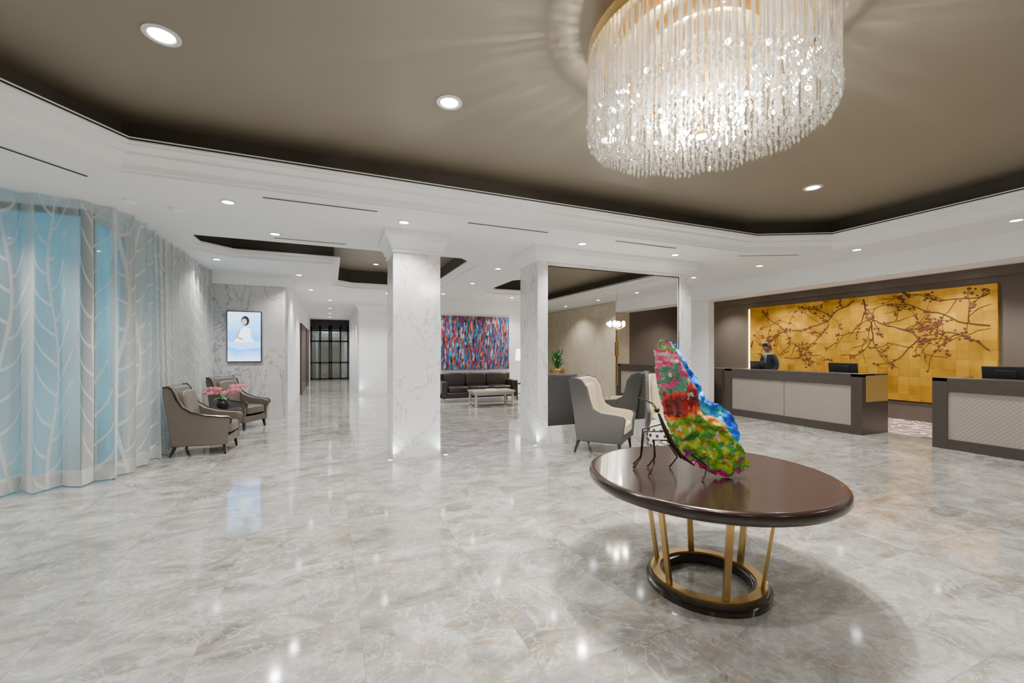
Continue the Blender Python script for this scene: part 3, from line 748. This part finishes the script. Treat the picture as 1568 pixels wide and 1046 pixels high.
# ------------------------------------------------------------------ lounge
b=MB(); b.box(3.35,5.75,13.74,13.799,.98,2.76,0); b.build('abstract_painting',[PAINT],smooth=False)
def sofa():
    e=empty('black_sofa',(4.35,13.05,0)); b=MB()
    b.box(-1.25,1.25,-.4,.42,.14,.32).box(-1.25,-1.07,-.42,.42,.14,.66).box(1.07,1.25,-.42,.42,.14,.66).box(-1.25,1.25,.26,.44,.14,.88)
    b.build('frame',[BLEATHER],e,bevel=.03)
    b=MB()
    for i in (-1,0,1):
        b.sup((i*.71,-.08,.40),(.352,.34,.09),0,.3); b.sup((i*.71,.2,.68),(.352,.1,.22),0,.35)
    b.build('cushions',[BLEATHER],e)
    b=MB()
    for x in (-1.18,1.18):
        for y in (-.34,.36): b.lathe(x,y,[(.02,0),(.035,.15)],12)
    b.build('feet',[SILVERW],e)
sofa()
def coffee():
    e=empty('coffee_table',(4.35,11.75,0)); b=MB()
    b.box(-.62,.62,-.35,.35,.40,.45)
    for x in (-.56,.56):
        for y in (-.29,.29):
            b.lathe(x,y,[(.03,0),(.045,.03),(.03,.06),(.04,.2),(.03,.34),(.045,.4)],14)
        b.tube([(x,-.29,.1),(x,.29,.1)],.018)
    b.tube([(-.56,0,.1),(.56,0,.1)],.018); b.box(-.58,.58,-.31,.31,.33,.4)
    b.build('frame',[SILVERW],e)
    b=MB(); b.box(-.15,.15,-.1,.12,.45,.48); b.build('book',[WCER],e)
coffee()
b=MB(); b.box(5.68,6.12,12.55,12.99,.50,.54)
for x in (5.71,6.09):
    for y in (12.58,12.96): b.box(x-.02,x+.02,y-.02,y+.02,0,.5)
b.box(5.70,6.10,12.57,12.97,.18,.2); b.build('lamp_side_table',[ESP],bevel=.004)
def tlamp(x,y,z):
    e=empty('table_lamp',(x,y,z)); b=MB(); b.lathe(0,0,[(.09,0),(.09,.02),(.02,.03),(.03,.15),(.06,.3),(.02,.45),(.012,.80)],24); b.build('base',[BRONZE],e)
    b=MB(); b.lathe(0,0,[(.24,.74),(.21,1.12)],36,0,cap=False); b.build('shade',[SHADE],e)
    l=bpy.data.lights.new('glow','POINT'); l.energy=40; l.shadow_soft_size=.06; l.color=(1,.82,.6)
    o=bpy.data.objects.new('glow',l); C.objects.link(o); o.location=(0,0,.96); o.parent=e
tlamp(5.82,12.77,.54)

# ------------------------------------------------------------------ reception
def desk(name,y0,y1):
    e=empty(name,(9.17,0,0)); b=MB(); w=.19
    b.box(0,.42,y0,y1,1.09,1.15); b.box(.03,.42,y0+.02,y1-.02,.93,1.09)
    b.box(0,.85,y0,y0+w,0,1.149); b.box(0,.85,y1-w,y1,0,1.149)
    b.box(.0,.85,y0+w,y1-w,0,.165); b.box(0,.06,y0+w,y1-w,.93,1.09)
    b.box(.42,.80,y0+w,y1-w,.84,.88); b.box(.36,.42,y0+w,y1-w,.165,1.09)
    b.build('frame',[DWOOD],e,smooth=False,bevel=.004)
    mid=(y0+y1)/2; b=MB(); b.box(.025,.1,y0+w,mid-.006,.165,.93).box(.025,.1,mid+.006,y1-w,.165,.93); b.box(.03,.1,mid-.006,mid+.006,.165,.93,1)
    b.build('woven_front',[PANEL,DARKG],e,smooth=False)
    b=MB(); b.box(.12,.84,y0-.006,y0+.01,.62,1.12); b.build('brass_end_panel',[BRASSD],e,smooth=False)
desk('reception_desk',4.78,7.8)
desk('reception_desk',.75,3.77)
def monitor(x,y,z,rz):
    b=MB(); b.X=Matrix.Translation((0,0,.30))@Matrix.Rotation(math.radians(-8),4,'Y'); b.box(-.015,.015,-.27,.27,-.16,.16); b.box(-.03,-.01,-.12,.12,-.1,.1); b.X=Matrix.Identity(4)
    b.box(-.03,-.01,-.03,.03,.01,.26); b.box(-.1,.1,-.12,.12,0,.012)
    b.build('computer_monitor',[PLASTIC],loc=(x,y,z),rz=rz,bevel=.004)
monitor(9.78,5.44,.881,0); monitor(9.78,3.12,.881,0); monitor(9.78,7.36,.881,math.radians(-20))
bx('patterned_rug',10.03,12.16,.55,8.5,0,.012,CARPET)
def panel():
    e=empty('gold_leaf_wall_panel',(12.2,0,0)); b=MB()
    b.box(-.06,0,3.99,9.40,.45,2.93); b.build('gold_leaf_board',[GOLDLEAF],e,smooth=False)
    b=MB(); b.box(-.03,0,9.42,9.47,.5,2.9); b.build('led_edge',[M('warm_led',(1,1,1),.5,emit=(1,.75,.3),es=12)],e,smooth=False)
    R=random.Random(33); b=MB(); bl=MB(); 
    def branch(y,z,a,L,r,dep,a0=None):
        pts=[(-.066,y,z)]; rs=[r]; n=max(4,int(L/.1)); a0=a if a0 is None else a0
        for i in range(n):
            a+=R.uniform(-.35,.35)+(a0-a)*.12; y+=.1*math.cos(a); z+=.1*math.sin(a)
            if not(4.03<y<9.36 and .5<z<2.89): break
            pts.append((-.066,y,z)); rs.append(max(.004,r*(1-.75*(i+1)/n)))
            if dep<3 and R.random()<(.30 if dep<2 else .22) and i>0:
                na=a+R.choice((-1,1))*R.uniform(.5,1.0); branch(y,z,na,L*R.uniform(.3,.5),rs[-1]*.75,dep+1)
            if R.random()<.34:
                for q in range(R.choice((1,2,3))):
                    bl.sph((-.068,y+R.uniform(-.06,.06),z+R.uniform(-.06,.06)),(.006,R.uniform(.018,.032),R.uniform(.016,.028)),0,7,5)
        if len(pts)>1: b.tube(pts,rs,5,flat=1)
    branch(9.3,1.9,-1.25,1.3,.015,0)
    branch(9.0,2.85,-2.0,1.5,.015,0)
    branch(8.7,1.3,1.1,1.4,.012,1)
    branch(8.3,1.4,2.9,1.0,.010,1)
    branch(7.9,2.86,-2.4,1.4,.011,1)
    branch(6.3,2.86,-1.9,1.8,.017,0)
    branch(6.5,2.86,-.5,2.0,.015,0)
    branch(6.2,2.4,3.5,1.9,.013,0)
    branch(7.1,2.3,-1.0,1.0,.010,1)
    branch(4.1,1.6,1.1,1.3,.012,0)
    branch(4.1,2.1,.35,2.3,.015,0)
    branch(4.1,2.75,-.25,2.0,.012,0)
    branch(5.2,1.9,-.9,1.2,.010,1)
    BR=M('painted_branch',(.08,.03,.012),.6)
    b.build('branches',[BR],e); bl.build('blossoms',[M('painted_blossom',(.15,.04,.018),.6)],e)
panel()
bx('concierge_cabinet',10.0,10.9,8.6,10.2,0,1.1,DWOOD,.01)
def cart():
    e=empty('luggage_cart',(12.55,12.0,0),.5); b=MB()
    for x in (-.5,.5):
        for y in (-.28,.28): b.lathe(x*.8,y,[(.05,0.0),(.06,.02),(.06,.08),(.05,.1)],12,1); b.lathe(x*.8,y,[(.012,.1),(.012,.2)],10)
    b.box(-.55,.55,-.32,.32,.2,.25,1); 
    for x in (-.5,.5):
        pts=[]
        for k in range(17):
            a=pi*k/16; pts.append((x*(1-.55*math.sin(a)),-.28*math.cos(a),1.5+.32*math.sin(a)))
        b.tube([(x,-.28,.25)]+pts+[(x,.28,.25)],.02)
    b.tube([(-.225,0,1.82),(.225,0,1.82)],.02)
    for y in (-.28,.28): b.tube([(-.5,y,1.5),(.5,y,1.5)],.014)
    b.build('frame',[GOLDRING,BLEATHER],e)
cart()
def planter():
    e=empty('potted_plant',(7.9,-1.2,0)); b=MB(); b.lathe(0,0,[(.2,0),(.30,.9),(.28,.93),(.2,.9)],28); b.build('pot',[BRASS],e)
    b=MB(); R=random.Random(9)
    for i in range(60):
        a=R.random()*6.28; L=R.uniform(.15,.5); h=R.uniform(.2,.75); c,s=math.cos(a),math.sin(a)
        b.tube([(0,0,.88),(L*.5*c,L*.5*s,.9+h),(L*c,L*s,.9+h*.8)],[.006,.035,.004],6,flat=.15)
    b.build('foliage',[LEAF],e)
planter()

# ------------------------------------------------------------------ receptionist
def skinobj(name,verts,edges,rad,mat,parent,sub=2):
    me=bpy.data.meshes.new(name); me.from_pydata(verts,edges,[]); me.materials.append(mat)
    o=bpy.data.objects.new(name,me); C.objects.link(o); o.parent=parent
    o.modifiers.new('s','SKIN'); sk=o.data.skin_vertices[0].data
    for i,r in enumerate(rad):
        sk[i].radius=r if isinstance(r,tuple) else (r,r); sk[i].use_root=(i==0)
    md=o.modifiers.new('d','SUBSURF'); md.levels=sub; md.render_levels=sub
    o.modifiers['s'].use_smooth_shade=True
    return o
def person():
    e=empty('hotel_receptionist',(10.42,7.5,0.012),math.radians(-105))
    V=[(0,.02,.95),(0,.0,1.08),(0,-.02,1.24),(0,-.03,1.38),(0,-.035,1.47),
       (.17,-.03,1.435),(.235,-.02,1.34),(.27,-.02,1.16),(.22,-.20,1.03),(.17,-.30,.985),
       (-.17,-.03,1.435),(-.235,-.02,1.34),(-.27,-.02,1.16),(-.22,-.20,1.03),(-.17,-.30,.985),
       (.10,.02,.88),(.11,.01,.5),(.115,.03,.12),(.12,.02,.06),(.13,-.14,.045),
       (-.10,.02,.88),(-.11,.01,.5),(-.115,.03,.12),(-.12,.02,.06),(-.13,-.14,.045)]
    E=[(0,1),(1,2),(2,3),(3,4),(3,5),(5,6),(6,7),(7,8),(8,9),(3,10),(10,11),(11,12),(12,13),(13,14),(0,15),(15,16),(16,17),(17,18),(18,19),(0,20),(20,21),(21,22),(22,23),(23,24)]
    Rr=[(.16,.115),(.145,.105),(.165,.115),(.16,.11),(.075,.07),(.085,.08),.065,.052,.045,.036,(.085,.08),.065,.052,.045,.036,.095,.07,.055,.05,.04,.095,.07,.055,.05,.04]
    skinobj('suit_body',V,E,Rr,SUIT,e)
    b=MB(); b.tube([(0,-.03,1.44),(0,-.045,1.52),(0,-.06,1.60)],[.062,.056,.055],14)
    nu,nv=28,20; R=[]
    hc=Vector((0,-.085,1.665))
    for j in range(nv+1):
        t=j/nv; ph=-pi/2+pi*t; ph=max(-1.54,min(1.54,ph)); ring=[]
        for i in range(nu):
            a=2*pi*i/nu; x=math.cos(ph)*math.cos(a); y=math.cos(ph)*math.sin(a); z=math.sin(ph)
            px,py,pz=x*.076,y*.097,z*.118
            if z<0: px*=1-.32*z*z; py*=1-.12*(-z) if y>0 else 1
            if y<0:
                if abs(x)<.28 and -.45<z<.15: py-=.020*(1-abs(x)/.28)*(1-abs(z+.2)/.4 if abs(z+.2)<.4 else 0)
                if .02<z<.3 and .2<abs(x)<.6: py+=.008
                if z<-.75: py-=.012
            ring.append((px,py,pz))
        R.append(ring)
    b.X=Matrix.Translation(hc)@Matrix.Rotation(math.radians(16),4,'X')@Matrix.Rotation(math.radians(-8),4,'Y')
    b.loft(R,0)
    for s in (-1,1):
        b.sph((s*.077,.008,-.005),(.012,.02,.03),0,10,7)
        b.sph((s*.03,-.086,.018),(.013,.008,.008),2,8,6); b.sph((s*.03,-.0925,.018),(.006,.004,.006),1,8,6)
        b.box(s*.03-.018,s*.03+.018,-.098,-.088,.037,.043,1)
    b.sph((0,-.094,-.062),(.025,.008,.007),3,10,6)
    cap=[]
    for j in range(12):
        ring=[]
        for i in range(nu):
            a=2*pi*i/nu; x=math.cos(a); y=math.sin(a)
            low=(.42 if y<-.25 else (-.45 if y>.3 else -.05)); p2=low+(1.54-low)*j/11
            ring.append((math.cos(p2)*x*.086,math.cos(p2)*y*.108+.004,math.sin(p2)*.131+.002))
        cap.append(ring)
    b.loft(cap,1)
    b.X=Matrix.Identity(4)
    b.build('head',[SKIN,HAIR,SHIRT,M('lips',(.28,.1,.08),.5)],e,ang=80)
    b=MB(); b.extr([(-.055,1.50),(.055,1.50),(.0,1.27)],-.155,-.12,'y',0); b.extr([(-.014,1.47),(.014,1.47),(.022,1.32),(0,1.28),(-.022,1.32)],-.163,-.15,'y',1)
    b.lathe(0,-.042,[(.068,1.46),(.066,1.53),(.060,1.53)],20,0,cap=False)
    b.build('shirt_and_tie',[SHIRT,TIE],e,smooth=False)
    for s in (-1,1):
        w=Vector((s*.165,-.31,.975)); f=Vector((-s*.25,-.95,-.12)).normalized(); sd=Vector((s*.95,-.25,0)).normalized()
        V=[tuple(w-f*.02),tuple(w+f*.04)]; E=[(0,1)]; Rr=[(.026,.022),(.036,.018)]
        p=w+f*.075; V.append(tuple(p)); E.append((1,2)); Rr.append((.036,.015))
        skinobj('hand_palm_'+('l' if s>0 else 'r'),V,E,Rr,SKIN,e,1)
        for k,L in enumerate((.066,.078,.072,.056)):
            o=p+sd*(.027-.018*k)*1; 
            V=[tuple(o-f*.02),tuple(o+f*L*.4+Vector((0,0,.006))),tuple(o+f*L*.75+Vector((0,0,-.006))),tuple(o+f*L+Vector((0,0,-.022)))]
            skinobj('finger_%s_%d'%('l' if s>0 else 'r',k+1),V,[(0,1),(1,2),(2,3)],[.0095,.009,.008,.0065],SKIN,e,1)
        o=w+f*.03-sd*.03
        skinobj('thumb_'+('l' if s>0 else 'r'),[tuple(w+f*.02-sd*.01),tuple(o+f*.02),tuple(o+f*.05-sd*.004+Vector((0,0,-.012)))],[(0,1),(1,2)],[.012,.011,.008],SKIN,e,1)
person()

# ------------------------------------------------------------------ world & camera
w=bpy.data.worlds.new('World'); bpy.context.scene.world=w; w.use_nodes=True
w.node_tree.nodes['Background'].inputs[0].default_value=(.02,.06,.09,1); w.node_tree.nodes['Background'].inputs[1].default_value=.5
cam=bpy.data.cameras.new('camera'); co=bpy.data.objects.new('camera',cam); C.objects.link(co)
cam.sensor_width=36; cam.lens=15.0; cam.shift_y=.0096; cam.clip_start=.05
co.location=(0,0,1.58); co.rotation_euler=(pi/2,0,math.radians(-23.1))
bpy.context.scene.camera=co
